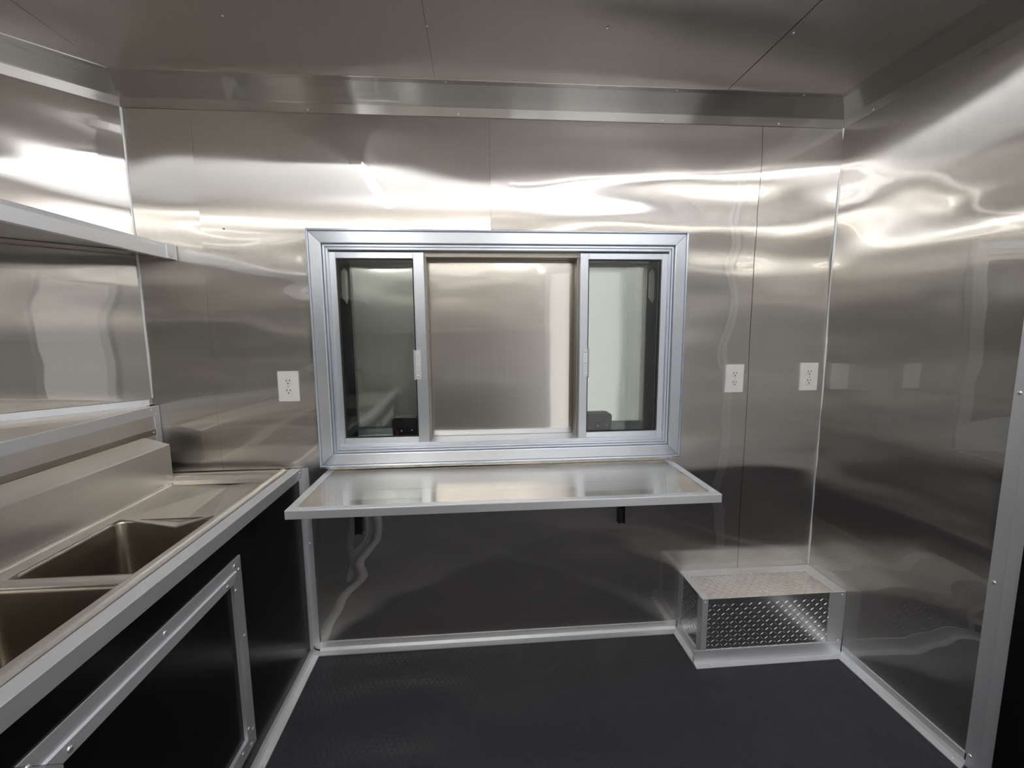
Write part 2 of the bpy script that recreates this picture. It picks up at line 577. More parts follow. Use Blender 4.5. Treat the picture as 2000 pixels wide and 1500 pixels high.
ZF = 2.2014
COVE = [(0, ZF), (0.003, ZF), (0.003, 2.2345), (0.0065, 2.238), (0.074, 2.2815), (0.0975, 2.2825), (0.0975, ZC + 0.001), (0, ZC + 0.001)]
cv_b = run('trim_1', 0, COVE, S_COVE_X, 'angled steel cove strip where window wall meets ceiling', 'cove trim', 0.0003, 0.9997)
cv_r = run('trim_2', 1, COVE, S_COVE_Y, 'angled steel cove strip where right wall meets ceiling', 'cove trim')
cv_f = run('trim_3', 2, COVE, S_COVE_X, 'angled steel cove strip on the wall behind the camera', 'cove trim')
cv_n = run('trim_4', 3, COVE, S_COVE_L, 'angled steel cove strip on the far side of the nose', 'cove trim')
cv_l = run('trim_5', 4, COVE, S_COVE_L, 'angled steel cove strip where slanted left wall meets ceiling', 'cove trim')
for x in (-0.73, -0.17, 0.44, 0.64, 1.13):
    rivet(cv_b, (x, -0.003, 2.211), (0, -1, 0), RIV_S)
for x in (-0.21, 0.36, 0.66, 1.17):
    rivet(cv_b, (x, -0.086, 2.282), (0, -0.2, -1), RIV_S)
for y in (-0.14, -0.75, -1.35):
    rivet(cv_r, (XR - 0.003, y, 2.211), (-1, 0, 0), RIV_S)

BX, BD, BZ = 0.7909, 0.2148, 0.2873     # corner box
BASE = [(0, 0), (0.034, 0), (0.034, 0.003), (0.012, 0.008), (0.004, 0.018), (0.004, 0.042), (0, 0.042)]
LB = XR - XL
bb = run('baseboard_back', 0, BASE, ALU, 'bright aluminium angle along floor under the service window', 'baseboard', (-0.8165 - XL) / LB, (BX - 0.004 - XL) / LB)
br = run('baseboard_right', 1, BASE, ALU, 'bright aluminium angle along floor beside the right wall', 'baseboard', 0.2185 / -YO, 0.70 / -YO)
for x in (-0.64, -0.02, 0.74):
    rivet(bb, (x, -0.004, 0.030), (0, -1, 0), RIV_S)
for y in (-0.33, -0.68):
    rivet(br, (XR - 0.024, y, 0.0055), (-0.3, 0, 1), RIV_S)

for nm, (cx_, cy_), z0_, lab in (('trim_7', off_corner(1, 0.0), BZ + 0.002, 'thin bright bead down the corner beside the right wall'), ('trim_8', off_corner(0, 0.0), 1.13, 'thin bright bead down the corner above the sink')):
    sx = -1 if cx_ > 0 else 1
    V, F = prism([(0, 0), (sx * 0.006, 0), (sx * 0.0045, -0.003), (sx * 0.003, -0.0045), (0, -0.006)], z0_, ZF, lambda u, w, t_: (cx_ + u, cy_ + w, t_))
    props(build(nm, V, F, ALU, bevel=0), lab, 'corner bead', kind='structure')

# post at the end of the right wall sheet, and the dark door beside it
post = build('trim_6', *joinv((boxv(XR - 0.004, XR, -0.742, -0.697, 0.0, ZF), BF), (boxv(XR - 0.012, XR, -0.776, -0.742, 0.0, ZF), BF)), ALU, bevel=0.0012)
props(post, 'grey aluminium door post at the right end of the side wall', 'post', kind='structure')
for z in (0.045, 0.629, 1.2, 1.8):
    rivet(post, (XR - 0.004, -0.712, z), (-1, 0, 0))
dr = build('door_1', boxv(XR - 0.020, XR - 0.0035, -1.60, -0.778, 0.02, 1.95), BF, BLACK, bevel=0.002)
props(dr, 'black door panel beyond the aluminium post on the right', 'door', kind='structure')
box('door_handle', (XR - 0.055, XR - 0.020, -1.56, -1.53, 0.95, 1.10), ALU, dr, 0.004)

d2 = thing('door_2', (1.0, YO, 0), 'open side doorway behind the camera letting in soft daylight', 'door', kind='structure')
for b in ((0.585, 0.635, YO - 0.08, YO + 0.012, 0.0, 2.02), (XR - 0.045, XR - 0.004, YO - 0.08, YO + 0.012, 0.0, 2.02),
          (0.635, XR - 0.045, YO - 0.08, YO + 0.012, 1.965, 2.02), (0.635, XR - 0.045, YO - 0.08, YO + 0.012, 0.0, 0.04)):
    box('door_frame', b, ALU, d2, 0.002)

# ------------------------------------------------------------------ ceiling lights
def ceiling_light(p, q_, lab, emat=None):
    """slim LED bar from p to q_ on the ceiling"""
    p, q_ = Vector((*p, 0)), Vector((*q_, 0))
    al = (q_ - p).normalized()
    sd = Vector((-al.y, al.x, 0))
    Ln = (q_ - p).length
    t = thing('ceiling_light', ((p.x + q_.x) / 2, (p.y + q_.y) / 2, ZC), lab, 'ceiling light', 'LED bars on the ceiling')
    def pr(nm, pts, s0, s1, mat, bevel):
        V, F = prism(pts, s0, s1, lambda u, w, s_: tuple(p + al * s_ + sd * u + Vector((0, 0, ZC + w))))
        return build(nm, V, F, mat, t, bevel=bevel)
    pr('housing', [(-0.035, -0.004), (0.035, -0.004), (0.035, -0.022), (-0.035, -0.022)], 0, Ln, WHITE_P, 0.002)
    pr('diffuser', [(-0.03, -0.022), (0.03, -0.022), (0.027, -0.034), (0.017, -0.043), (0, -0.047), (-0.017, -0.043), (-0.027, -0.034)], 0.012, Ln - 0.012, emat or LEDM, 0)
    for s0 in (0, Ln - 0.012):
        pr('end_cap', [(-0.033, -0.022), (0.033, -0.022), (0.033, -0.049), (-0.033, -0.049)], s0, s0 + 0.012, WHITE_P, 0.002)
ceiling_light((-0.72, -1.48), (-0.72, -0.63), 'slim white ceiling LED bar near the sink, mirrored as a slanting streak')
ceiling_light((-1.20, -2.32), (0.50, -2.32), 'warm ceiling LED bar close to the wall behind the camera', WARM)
ceiling_light((0.10, -1.12), (1.25, -1.12), 'slim white ceiling LED bar mirrored as a thin level streak over the window', COOL)

# ------------------------------------------------------------------ service window
X0, X1, ZW0, ZW1 = -0.762, 0.762, 0.8305, 1.7786
win = thing('window_1', (0, 0, ZW0), 'wide aluminium framed sliding service window above the serving shelf', 'window', kind='structure')

def frame4(parent, names, prof, rect, yofs, mats, gap=0.0008, bevel=0.0):
    """four mitred members; prof = closed loop of (inset, depth towards room)"""
    x0, x1, z0, z1 = rect
    g = gap
    sides = (
        ('h', lambda i, d: (x0 + i + g, yofs - d, z1 - i), lambda i, d: (x1 - i - g, yofs - d, z1 - i)),
        ('h', lambda i, d: (x0 + i + g, yofs - d, z0 + i), lambda i, d: (x1 - i - g, yofs - d, z0 + i)),
        ('v', lambda i, d: (x0 + i, yofs - d, z0 + i + g), lambda i, d: (x0 + i, yofs - d, z1 - i - g)),
        ('v', lambda i, d: (x1 - i, yofs - d, z0 + i + g), lambda i, d: (x1 - i, yofs - d, z1 - i - g)))
    out = []
    for (k, fa, fb) in sides:
        V, F = sweep_mitre(prof, fa, fb)
        out.append(build(names[0] if k == 'h' else names[1], V, F, mats[0] if k == 'h' else mats[1], parent, bevel=bevel))
    return out

FACE = [(0, -0.004), (0, 0.020), (0.002, 0.0245), (0.006, 0.0255), (0.0082, 0.0240), (0.0086, 0.0120), (0.0108, 0.0120), (0.0112, 0.0205), (0.052, 0.0225), (0.0540, 0.0215), (0.055, 0.018), (0.055, -0.004)]
frame4(win, ('frame_rail', 'frame_stile'), FACE, (X0, X1, ZW0, ZW1), 0.0, (ALU_WIN, ALU_WIN_V))
TRACK = [(0.0572, -0.10), (0.0572, 0.011), (0.0585, 0.0135), (0.0655, 0.0135), (0.0660, 0.001), (0.0685, 0.001), (0.069, 0.0115), (0.0765, 0.0115), (0.0775, 0.004), (0.0775, -0.10)]
frame4(win, ('track_rail', 'track_stile'), TRACK, (X0, X1, ZW0, ZW1), 0.0, (ALU_WIN, ALU_WIN_V))
# extra lift of the sill: bottom track is deeper
box('sill_track', (-0.684, 0.684, -0.003, 0.10, ZW0 + 0.0775, 0.921), ALU_WIN, win, 0.0015)
box('sill_rib', (-0.684, 0.684, -0.009, -0.004, ZW0 + 0.0775, 0.915), ALU_WIN, win, 0.001)

def sash(x0, x1, z0, z1, mx, side):
    """sliding sash: mx = width of the meeting stile, side +1 when that is on the right"""
    s = thing_part('sash', win)
    yb, yf = 0.022, 0.000
    tw = 0.024
    def mem(nm, b, mat):
        return box(nm, b, mat, s, 0.0012)
    lx = tw if side > 0 else mx
    rx = mx if side > 0 else tw
    box_l = (x0, x0 + lx, yf, yb, z0, z1)
    box_r = (x1 - rx, x1, yf, yb, z0, z1)
    mem('sash_stile', box_l, ALU_WIN_V)
    mem('sash_stile', box_r, ALU_WIN_V)
    mem('sash_rail', (x0 + lx, x1 - rx, yf + 0.001, yb, z1 - tw, z1), ALU_WIN)
    mem('sash_rail', (x0 + lx, x1 - rx, yf + 0.001, yb, z0, z0 + tw), ALU_WIN)
    # black glazing gasket and pane
    gx0, gx1, gz0, gz1 = x0 + lx, x1 - rx, z0 + tw, z1 - tw
    V, F = joinv((boxv(gx0, gx0 + 0.005, 0.008, 0.016, gz0, gz1), BF), (boxv(gx1 - 0.005, gx1, 0.008, 0.016, gz0, gz1), BF),
                 (boxv(gx0 + 0.005, gx1 - 0.005, 0.008, 0.016, gz0, gz0 + 0.005), BF), (boxv(gx0 + 0.005, gx1 - 0.005, 0.008, 0.016, gz1 - 0.005, gz1), BF))
    build('gasket', V, F, RUBBER, s)
    box('glass_pane', (gx0 + 0.003, gx1 - 0.003, 0.010, 0.014, gz0 + 0.003, gz1 - 0.003), GLASS, s, 0)
    return s

def thing_part(name, parent):
    o = bpy.data.objects.new(name, None)
    o.empty_display_size = 0.02
    COL.objects.link(o)
    o.parent = parent
    ORIG[o.name] = ORIG[parent.name]
    return o

sl = sash(-0.6845, -0.319, 0.921, 1.6945, 0.042, +1)
sr = sash(0.316, 0.6845, 0.921, 1.6945, 0.034, -1)
for s, hx0, hx1, fx in ((sl, -0.366, -0.342, -0.368), (sr, 0.330, 0.352, 0.354)):
    V, F = joinv((boxv(hx0, hx1, -0.0025, 0.0, 1.186, 1.306), BF), (boxv(fx - 0.0015, fx + 0.0015, -0.014, 0.0, 1.184, 1.308), BF))
    build('pull_handle', V, F, ALU, s, bevel=0.0004)
    for z in (1.200, 1.246, 1.292):
        rivet(s, ((hx0 + hx1) / 2, -0.0025, z), (0, -1, 0), RIV_S, 'screw')
# fixed outer lights behind the sliding ones (darker bronze tone stands in for their shade)
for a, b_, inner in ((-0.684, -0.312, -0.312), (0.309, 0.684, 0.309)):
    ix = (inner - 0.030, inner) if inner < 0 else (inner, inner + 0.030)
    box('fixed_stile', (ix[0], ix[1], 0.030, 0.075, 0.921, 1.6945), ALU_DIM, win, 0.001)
box('head_track', (-0.684, 0.684, 0.024, 0.10, 1.680, 1.7005), ALU_DIM, win, 0.001)  # dim tone stands for the shadow below the top rail

# closed serving hatch outside the window
hat = thing('service_hatch', (0, 0.10, 0.88), 'closed brushed metal hatch filling the open middle of the window', 'hatch')
sheet('lining_panel', -0.636, 0.642, 0.90, 1.675, lambda u, v, d: (u, 0.104 - d, v), S_HATCH, hat, 88.0, 0.0016, env=0.05,
      extra=lambda u, v: 0.0035 * math.exp(-((u + 0.50) / 0.16) ** 2))
HF = [(0, 0.002), (0.052, 0.002), (0.052, -0.006), (0, -0.006)]
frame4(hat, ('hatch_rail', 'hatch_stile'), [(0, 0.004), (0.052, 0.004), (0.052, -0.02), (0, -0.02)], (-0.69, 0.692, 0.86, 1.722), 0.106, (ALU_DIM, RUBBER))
box('outer_skin', (-0.70, 0.70, 0.130, 0.136, 0.85, 1.72), WHITE_D, hat, 0)
for sx, cx in ((-1, -0.430), (1, 0.430)):
    # latch body with rounded shoulders
    w, h, r = 0.050, 0.062, 0.014
    pts = [(-w, -h), (w, -h)]
    for k in range(6):
        a = math.pi / 2 * k / 5
        pts.append((w + 0.004 - r + r * math.cos(a), h - r + r * math.sin(a)))
    for k in range(6):
        a = math.pi / 2 + math.pi / 2 * k / 5
        pts.append((-w - 0.004 + r + r * math.cos(a), h - r + r * math.sin(a)))
    V, F = prism(pts, 0.070, 0.1005, lambda u, v, s, cx=cx: (cx + u, s, 0.950 + v))
    lt = build('latch', V, F, BLACK_M, hat, bevel=0.002)
    box('lever', (cx - 0.022, cx + 0.022, 0.060, 0.0705, 0.905, 0.975), BLACK_M, lt, 0.003)
    box('release_tab', (cx - 0.036 if sx < 0 else cx - 0.050, cx - 0.028 if sx < 0 else cx - 0.042, 0.0665, 0.0705, 0.922, 0.955), RED, lt, 0.001)
    for u in (-0.012, 0.030):
        rivet(lt, (cx + u, 0.0700 if abs(u) > 0.022 else 0.060, 0.958), (0, -1, 0), RIV_S, 'screw')
# hinge straps seen through the outer glass edges
for cx in (-0.655, 0.655):
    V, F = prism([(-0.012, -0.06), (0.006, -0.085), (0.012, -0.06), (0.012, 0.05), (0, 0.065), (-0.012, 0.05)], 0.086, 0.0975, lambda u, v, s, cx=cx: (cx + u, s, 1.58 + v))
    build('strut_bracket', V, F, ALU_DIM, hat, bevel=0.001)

# ------------------------------------------------------------------ serving shelf
ZS, SD = 0.8146, 0.4175
SX0, SX1 = -0.7395, 0.7268
sh = thing('serving_shelf', (0, -SD / 2, 0.53), 'flat brushed metal serving shelf with bright edging under the window', 'shelf')
box('top_panel', (SX0 + 0.02, SX1 - 0.02, -SD + 0.02, -0.006, ZS - 0.014, ZS - 0.0025), S_SHELF, sh, 0.0005)

def edge_angle(nm, b_top, b_side):
    V, F = joinv((boxv(*b_top), BF), (boxv(*b_side), BF))
    return build(nm, V, F, ALU, sh, bevel=0.0007)
TT = 0.002
ef = edge_angle('edge_trim', (SX0, SX1, -SD, -SD + 0.028, ZS - TT, ZS), (SX0, SX1, -SD, -SD + TT, ZS - 0.030, ZS - TT))
el = edge_angle('edge_trim', (SX0, SX0 + 0.028, -SD + 0.0285, -0.004, ZS - TT, ZS), (SX0, SX0 + TT, -SD + TT, -0.004, ZS - 0.030, ZS - TT))
er = edge_angle('edge_trim', (SX1 - 0.028, SX1, -SD + 0.0285, -0.004, ZS - TT, ZS), (SX1 - TT, SX1, -SD + TT, -0.004, ZS - 0.030, ZS - TT))
box('under_panel', (SX0 + 0.004, SX1 - 0.004, -SD + 0.004, -0.006, ZS - 0.028, ZS - 0.016), BLACK_M, sh, 0.0005)
for p in ((SX0 + 0.045, -SD + 0.014), (SX0 + 0.014, -SD + 0.045), (SX1 - 0.045, -SD + 0.014), (SX1 - 0.014, -SD + 0.045)):
    rivet(sh, (p[0], p[1], ZS), (0, 0, 1), RIV_S)
for bx_ in (-0.623, 0.510):
    V, F = joinv((boxv(bx_ - 0.014, bx_ + 0.014, -0.012, -0.006, 0.533, ZS - 0.030), BF),
                 (boxv(bx_ - 0.014, bx_ + 0.014, -0.30, -0.012, ZS - 0.036, ZS - 0.030), BF),
                 (boxv(bx_ - 0.014, bx_ - 0.011, -0.020, -0.012, 0.533, ZS - 0.036), BF),
                 (boxv(bx_ + 0.011, bx_ + 0.014, -0.020, -0.012, 0.533, ZS - 0.036), BF),
                 ([(bx_ - 0.003, -0.015, 0.60), (bx_ - 0.003, -0.015, 0.62), (bx_ - 0.003, -0.26, ZS - 0.036), (bx_ - 0.003, -0.24, ZS - 0.036),
                   (bx_ + 0.003, -0.015, 0.60), (bx_ + 0.003, -0.015, 0.62), (bx_ + 0.003, -0.26, ZS - 0.036), (bx_ + 0.003, -0.24, ZS - 0.036)],
                  [(0, 1, 2, 3), (4, 5, 6, 7), (0, 1, 5, 4), (1, 2, 6, 5), (2, 3, 7, 6), (3, 0, 4, 7)]))
    build('bracket', V, F, BLACK_M, sh)

# ------------------------------------------------------------------ outlets
def rr_pts(w, h, r, n=5):
    pts = []
    for cx, cz, a0 in ((w - r, h - r, 0), (-w + r, h - r, 90), (-w + r, -h + r, 180), (w - r, -h + r, 270)):
        for k in range(n + 1):
            a = math.radians(a0 + 90 * k / n)
            pts.append((cx + r * math.cos(a), cz + r * math.sin(a)))
    return pts

def outlet(cx, cz, label):
    t = thing('wall_outlet', (cx, 0, cz), label, 'outlet', 'white outlets on the window wall')
    V, F = prism(rr_pts(0.0403, 0.0608, 0.003), -0.0005, -0.006, lambda u, v, s: (cx + u, s, cz + v))
    build('cover_plate', V, F, WHITE_P, t, bevel=0.0012, seg=2)
    for dz in (0.0195, -0.0195):
        pts = [(u, max(-0.0142, min(0.0142, v))) for u, v in rr_pts(0.0172, 0.0172, 0.0171, 6)]
        seen, pp = set(), []
        for u, v in pts:
            k = (round(u, 5), round(v, 5))
            if k not in seen:
                seen.add(k); pp.append((u, v))
        V, F = prism(pp, -0.006, -0.0078, lambda u, v, s: (cx + u, s, cz + dz + v))
        f = build('receptacle', V, F, WHITE_P, t, bevel=0.0004)
        box('slot', (cx - 0.0078, cx - 0.0052, -0.0081, -0.0076, cz + dz - 0.0005, cz + dz + 0.0085), DARK, f, 0)
        box('slot', (cx + 0.0052, cx + 0.0078, -0.0081, -0.0076, cz + dz + 0.0005, cz + dz + 0.0078), DARK, f, 0)
        V, F = prism([(0.0028 * math.cos(math.pi * 2 * k / 10), 0.0028 * math.sin(math.pi * 2 * k / 10)) for k in range(10)], -0.0081, -0.0076,
                     lambda u, v, s: (cx + u, s, cz + dz - 0.0075 + v))
        build('ground_hole', V, F, DARK, f)
    rivet(t, (cx, -0.006, cz), (0, -1, 0), RIV_S, 'screw')
outlet(-0.8703, 1.1675, 'white duplex outlet left of the service window')
outlet(1.0008, 1.1690, 'white duplex outlet right of the window, left of the wall seam')
outlet(1.3430, 1.1710, 'white duplex outlet tucked beside the right wall corner')

# ------------------------------------------------------------------ diamond plate box in the corner
BX, BD, BZ = 0.7909, 0.2148, 0.2873
bxo = thing('corner_cover_box', (BX + 0.3, -BD / 2, 0), 'low diamond plate box with bright angle edging in the floor corner', 'box')

def treads(name, nu, nv, u0, v0, pu, pv, place, parent, length=0.0092, wid=0.0018, h=0.0012):
    V, F = [], []
    for i in range(nu):
        for j in range(nv):
            cu, cv = u0 + i * pu, v0 + j * pv
            a = math.radians(35 if (i + j) % 2 == 0 else -40)
            ca, sa = math.cos(a), math.sin(a)
            k = len(V)
            for (x, y, z) in ((-length, 0, 0), (0, -wid, 0), (length, 0, 0), (0, wid, 0), (-length * 0.45, 0, h), (length * 0.45, 0, h)):
                V.append(place(cu + x * ca - y * sa, cv + x * sa + y * ca, z))
            F += [(k, k + 1, k + 4), (k + 1, k + 2, k + 5), (k + 1, k + 5, k + 4), (k + 2, k + 3, k + 5), (k + 3, k, k + 4), (k + 3, k + 4, k + 5)]
    o = build(name, V, F, PLATE, parent)
    o['kind'] = 'stuff'
    return o
fp = box('front_plate', (BX + 0.004, XR - 0.004, -BD, -BD + 0.004, 0.004, BZ - 0.002), PLATE, bxo, 0.0005)
treads('tread_pattern', 29, 12, BX + 0.030, 0.040, 0.0195, 0.0195, lambda u, v, d: (u, -BD - d, v), fp)
tp = box('top_plate', (BX + 0.004, XR - 0.004, -BD + 0.004, -0.004, BZ - 0.006, BZ - 0.002), PLATE, bxo, 0.0005)
treads('tread_pattern', 29, 8, BX + 0.030, -BD + 0.022, 0.0195, 0.0195, lambda u, v, d: (u, v, BZ - 0.002 + d), tp)
sp = box('side_plate', (BX, BX + 0.004, -BD + 0.004, -0.004, 0.004, BZ - 0.002), PLATE, bxo, 0.0005)
treads('tread_pattern', 9, 12, -BD + 0.026, 0.040, 0.0195, 0.0195, lambda u, v, d: (BX - d, u, v), sp)

def strip(nm, b):
    return box(nm, b, ALU, bxo, 0.0008)
# top edging
strip('edge_trim', (BX, XR - 0.003, -0.052, -0.003, BZ - 0.002, BZ + 0.0005))
strip('edge_trim', (XR - 0.056, XR - 0.003, -BD - 0.002, -0.0525, BZ - 0.002, BZ + 0.0005))
strip('edge_trim', (BX - 0.002, BX + 0.026, -BD + 0.001, -0.0525, BZ - 0.002, BZ + 0.0005))
# front edging
strip('edge_trim', (BX - 0.002, BX + 0.022, -BD - 0.0025, -BD, 0.045, BZ - 0.0002))
strip('edge_trim', (XR - 0.072, XR - 0.003, -BD - 0.0025, -BD, 0.045, BZ - 0.0002))
V, F = prism([(0, 0), (0.030, 0), (0.030, 0.003), (0.008, 0.008), (0.0035, 0.018), (0.0035, 0.060), (0, 0.060)], BX - 0.030, XR - 0.005, lambda u, v, s: (s, -BD - u, v))
bf = build('base_angle', V, F, ALU, bxo, bevel=0.0006)
# left side edging
strip('edge_trim', (BX - 0.0025, BX, -BD + 0.001, -BD + 0.036, 0.045, BZ - 0.0025))
strip('edge_trim', (BX - 0.0025, BX, -0.040, -0.003, 0.045, BZ - 0.0025))
V, F = prism([(0, 0), (0.030, 0), (0.030, 0.003), (0.008, 0.008), (0.0035, 0.018), (0.0035, 0.045), (0, 0.045)], -BD, -0.005, lambda u, v, s: (BX - u, s, v))
bs = build('base_angle', V, F, ALU, bxo, bevel=0.0006)
for p, n in (((BX + 0.035, -0.030, BZ + 0.0005), (0, 0, 1)), ((BX + 0.34, -0.022, BZ + 0.0005), (0, 0, 1)), ((XR - 0.03, -0.016, BZ + 0.0005), (0, 0, 1)),
             ((XR - 0.03, -0.15, BZ + 0.0005), (0, 0, 1)), ((BX + 0.010, -BD - 0.0025, BZ - 0.015), (0, -1, 0)), ((XR - 0.018, -BD - 0.0025, BZ - 0.015), (0, -1, 0)),
             ((XR - 0.018, -BD - 0.0025, 0.065), (0, -1, 0)), ((BX - 0.0025, -0.020, BZ - 0.02), (-1, 0, 0)), ((BX - 0.0025, -0.020, 0.065), (-1, 0, 0)),
             ((BX + 0.04, -BD - 0.02, 0.0055), (0, -0.4, 1)), ((BX + 0.3, -BD - 0.02, 0.0055), (0, -0.4, 1)), ((XR - 0.06, -BD - 0.02, 0.0055), (0, -0.4, 1))):
    rivet(bxo, p, n, RIV_S)

# ------------------------------------------------------------------ sink cabinet
cab = thing('sink_cabinet', (XC - 0.15, YO / 2, 0), 'black fronted sink cabinet with riveted aluminium access frame', 'cabinet')
box('front_panel', (XC - 0.010, XC - 0.001, YO + 0.01, -0.005, 0.002, ZK - 0.010), BLACK, cab, 0.0005)
# counter edge angle
V, F = prism([(0, 0), (0, -0.041), (-0.0025, -0.041), (-0.0025, -0.003), (-0.040, -0.003), (-0.040, 0)], YO + 0.01, -0.006, lambda u, v, s: (XC + 0.002 + u, s, ZK + v))
ct = build('counter_trim', V, F, ALU, cab, bevel=0.0008)
for p, n in (((XC + 0.002, -0.022, ZK - 0.014), (1, 0, 0)), ((XC + 0.0025, -0.02, ZK - 0.055), (1, 0, 0)), ((XC - 0.02, -0.03, ZK), (0, 0, 1))):
    rivet(cab, p, n, RIV_S)
# vertical corner angle where the cabinet meets the window wall, and the floor angle
V, F = joinv((boxv(XC - 0.001, XC + 0.002, -0.034, -0.004, 0.03, ZK - 0.042), BF), (boxv(XC + 0.002, XC + 0.030, -0.0065, -0.0035, 0.03, ZK - 0.0), BF))
ca_ = build('corner_angle', V, F, ALU, cab, bevel=0.0006)
for z in (0.48, 0.15, 0.78):
    rivet(cab, (XC + 0.002, -0.018, z), (1, 0, 0), RIV_S)
rivet(cab, (XC + 0.016, -0.0065, 0.50), (0, -1, 0), RIV_S)
V, F = prism([(0, 0), (0.034, 0), (0.034, 0.003), (0.012, 0.008), (0.004, 0.016), (0.004, 0.030), (0, 0.030)], YO + 0.01, -0.0045, lambda u, v, s: (XC - 0.001 + u, s, v))
fa = build('floor_angle', V, F, ALU, cab, bevel=0.0006)
rivet(cab, (XC + 0.022, -0.52, 0.006), (0.3, 0, 1), RIV_S)
rivet(cab, (XC + 0.022, -1.1, 0.006), (0.3, 0, 1), RIV_S)

# access openings framed with riveted angle
def access(y0, y1, z0, z1):
    d = thing_part('access_door', cab)
    box('door_panel', (XC - 0.001, XC + 0.001, y0 + 0.05, y1 - 0.05, z0 + 0.05, z1 - 0.05), BLACK, d, 0)
    prof = [(0, 0), (0, 0.0035), (0.033, 0.0045), (0.035, 0.010), (0.060, 0.0125), (0.060, 0)]
    g = 0.0005
    X = XC - 0.0005
    ends = ((lambda i, h: (X + h, y0 + i + g, z1 - i), lambda i, h: (X + h, y1 - i - g, z1 - i)),
            (lambda i, h: (X + h, y0 + i + g, z0 + i), lambda i, h: (X + h, y1 - i - g, z0 + i)),
            (lambda i, h: (X + h, y0 + i, z0 + i + g), lambda i, h: (X + h, y0 + i, z1 - i - g)),
            (lambda i, h: (X + h, y1 - i, z0 + i + g), lambda i, h: (X + h, y1 - i, z1 - i - g)))
    for fa_, fb_ in ends:
        V, F = sweep_mitre(prof, fa_, fb_)
        build('frame_angle', V, F, ALU, d)
    for (yy, zz, h) in ((y1 - 0.035, z1 - 0.018, 0.0042), (y1 - 0.014, z1 - 0.040, 0.0040), (y1 - 0.090, z1 - 0.050, 0.0118), (y1 - 0.052, z1 - 0.085, 0.0118),
                        ((y0 + y1) / 2, z1 - 0.016, 0.0042), (y1 - 0.015, (z0 + z1) / 2 + 0.06, 0.0042), (y1 - 0.014, z0 + 0.055, 0.0042), (y1 - 0.050, z0 + 0.09, 0.0118),
                        (y1 - 0.030, z0 + 0.016, 0.0042), (y1 - 0.09, z0 + 0.045, 0.0118), (y0 + 0.014, z1 - 0.018, 0.0042), (y0 + 0.075, z1 - 0.048, 0.0118),
                        (y0 + 0.016, (z0 + z1) / 2, 0.0042), ((y0 + y1) / 2, z0 + 0.016, 0.0042)):
        rivet(d, (X + h, yy, zz), (1, 0, 0), RIV)
access(-1.155, -0.498, 0.083, 0.715)
access(-1.95, -1.30, 0.083, 0.715)

# ------------------------------------------------------------------ three compartment sink
SY0, SY1 = YO + 0.25, -0.045       # near and far ends
SXB, SXF = -1.28, XC - 0.040       # splash face, front edge
ZD = 0.808
snk = thing('compartment_sink', ((SXB + SXF) / 2, (SY0 + SY1) / 2, 0.50), 'stainless multi bowl sink with drainboard under the slanted wall', 'sink')
def xz_prism(nm, pts, y0, y1, smooth=False, bevel=0.0):
    V, F = prism(pts, y0, y1, lambda u, v, s: (u, s, v))
    return build(nm, V, F, S_SINK, snk, bevel=bevel)
# splash with sloped return to the chase
arc = [(SXB + 0.014 - 0.014 * math.cos(a), ZD + 0.014 - 0.014 * math.sin(a)) for a in [math.radians(90 * k / 5) for k in range(6)]]
face = [(SXB, 0.964), (SXB - 0.003, 0.9665), (-1.3665, 0.9935)]
prof = face[::-1] + arc + [(p[0] - 0.002, p[1] - 0.003) for p in arc[::-1]] + [(SXB - 0.003, 0.960), (-1.3665, 0.9890)]
xz_prism('splash_back', prof, SY0, -0.100)
# front rolled rim
pts = []
for k in range(13):
    a = math.radians(180 * k / 12)
    pts.append((SXF - 0.017 + 0.0165 * math.cos(a), ZK - 0.001 + 0.013 * math.sin(a)))
pts += [(SXF - 0.036, ZK - 0.012), (SXF - 0.042, ZD), (SXF - 0.042, ZD - 0.003), (SXF - 0.001, ZD - 0.003)]
V, F = prism(pts, SY0, -0.040, lambda u, v, s: (u, s, v))
rr_ = build('rolled_rim', V, F, S_SINK, snk)
XF_ = SXF - 0.042
# far rolled rim
pts = []
for k in range(13):
    a = math.radians(180 * k / 12)
    pts.append((-0.082 + 0.0165 * math.cos(a), ZK + 0.008 + 0.010 * math.sin(a)))
pts += [(-0.102, ZK - 0.004), (-0.110, ZD), (-0.110, ZD - 0.003), (-0.066, ZD - 0.003)]
V, F = prism(pts, SXB - 0.004, SXF - 0.018, lambda u, v, s: (s, u, v))
build('rolled_rim', V, F, S_SINK, snk)
# flat return to the window wall
box('end_return', (SXB - 0.08, SXF, -0.066, -0.006, ZK - 0.006, ZK - 0.002), S_SINK, snk, 0.0008)

BOW = [(-0.745, -0.420), (-1.120, -0.795), (-1.495, -1.170)]
BX0, BX1 = -1.238, -0.940
# drainboard: creased sheet falling to the first bowl
xm = -1.06
V = [(SXB, -0.108, ZD + 0.002), (xm, -0.125, ZD - 0.001), (XF_, -0.108, ZD + 0.002),
     (SXB, -0.418, ZD), (BX0 + 0.01, -0.418, ZD), (-1.045, -0.462, ZD - 0.012), (BX1 - 0.02, -0.418, ZD), (XF_, -0.418, ZD)]
T = [(a, b, c - 0.004) for a, b, c in V]
F = [(0, 1, 4, 3), (1, 5, 4), (1, 6, 5), (1, 2, 7, 6)]
F2 = F + [tuple(i + 8 for i in f[::-1]) for f in F] + [(0, 3, 11, 8), (3, 4, 12, 11), (4, 5, 13, 12), (5, 6, 14, 13), (6, 7, 15, 14), (7, 2, 10, 15), (2, 1, 9, 10), (1, 0, 8, 9)]
build('drainboard', V + T, F2, S_SINK, snk)
ye = BOW[-1][0]
box('drainboard', (SXB, XF_, SY0, ye, ZD - 0.004, ZD), S_SINK, snk, 0.0005)
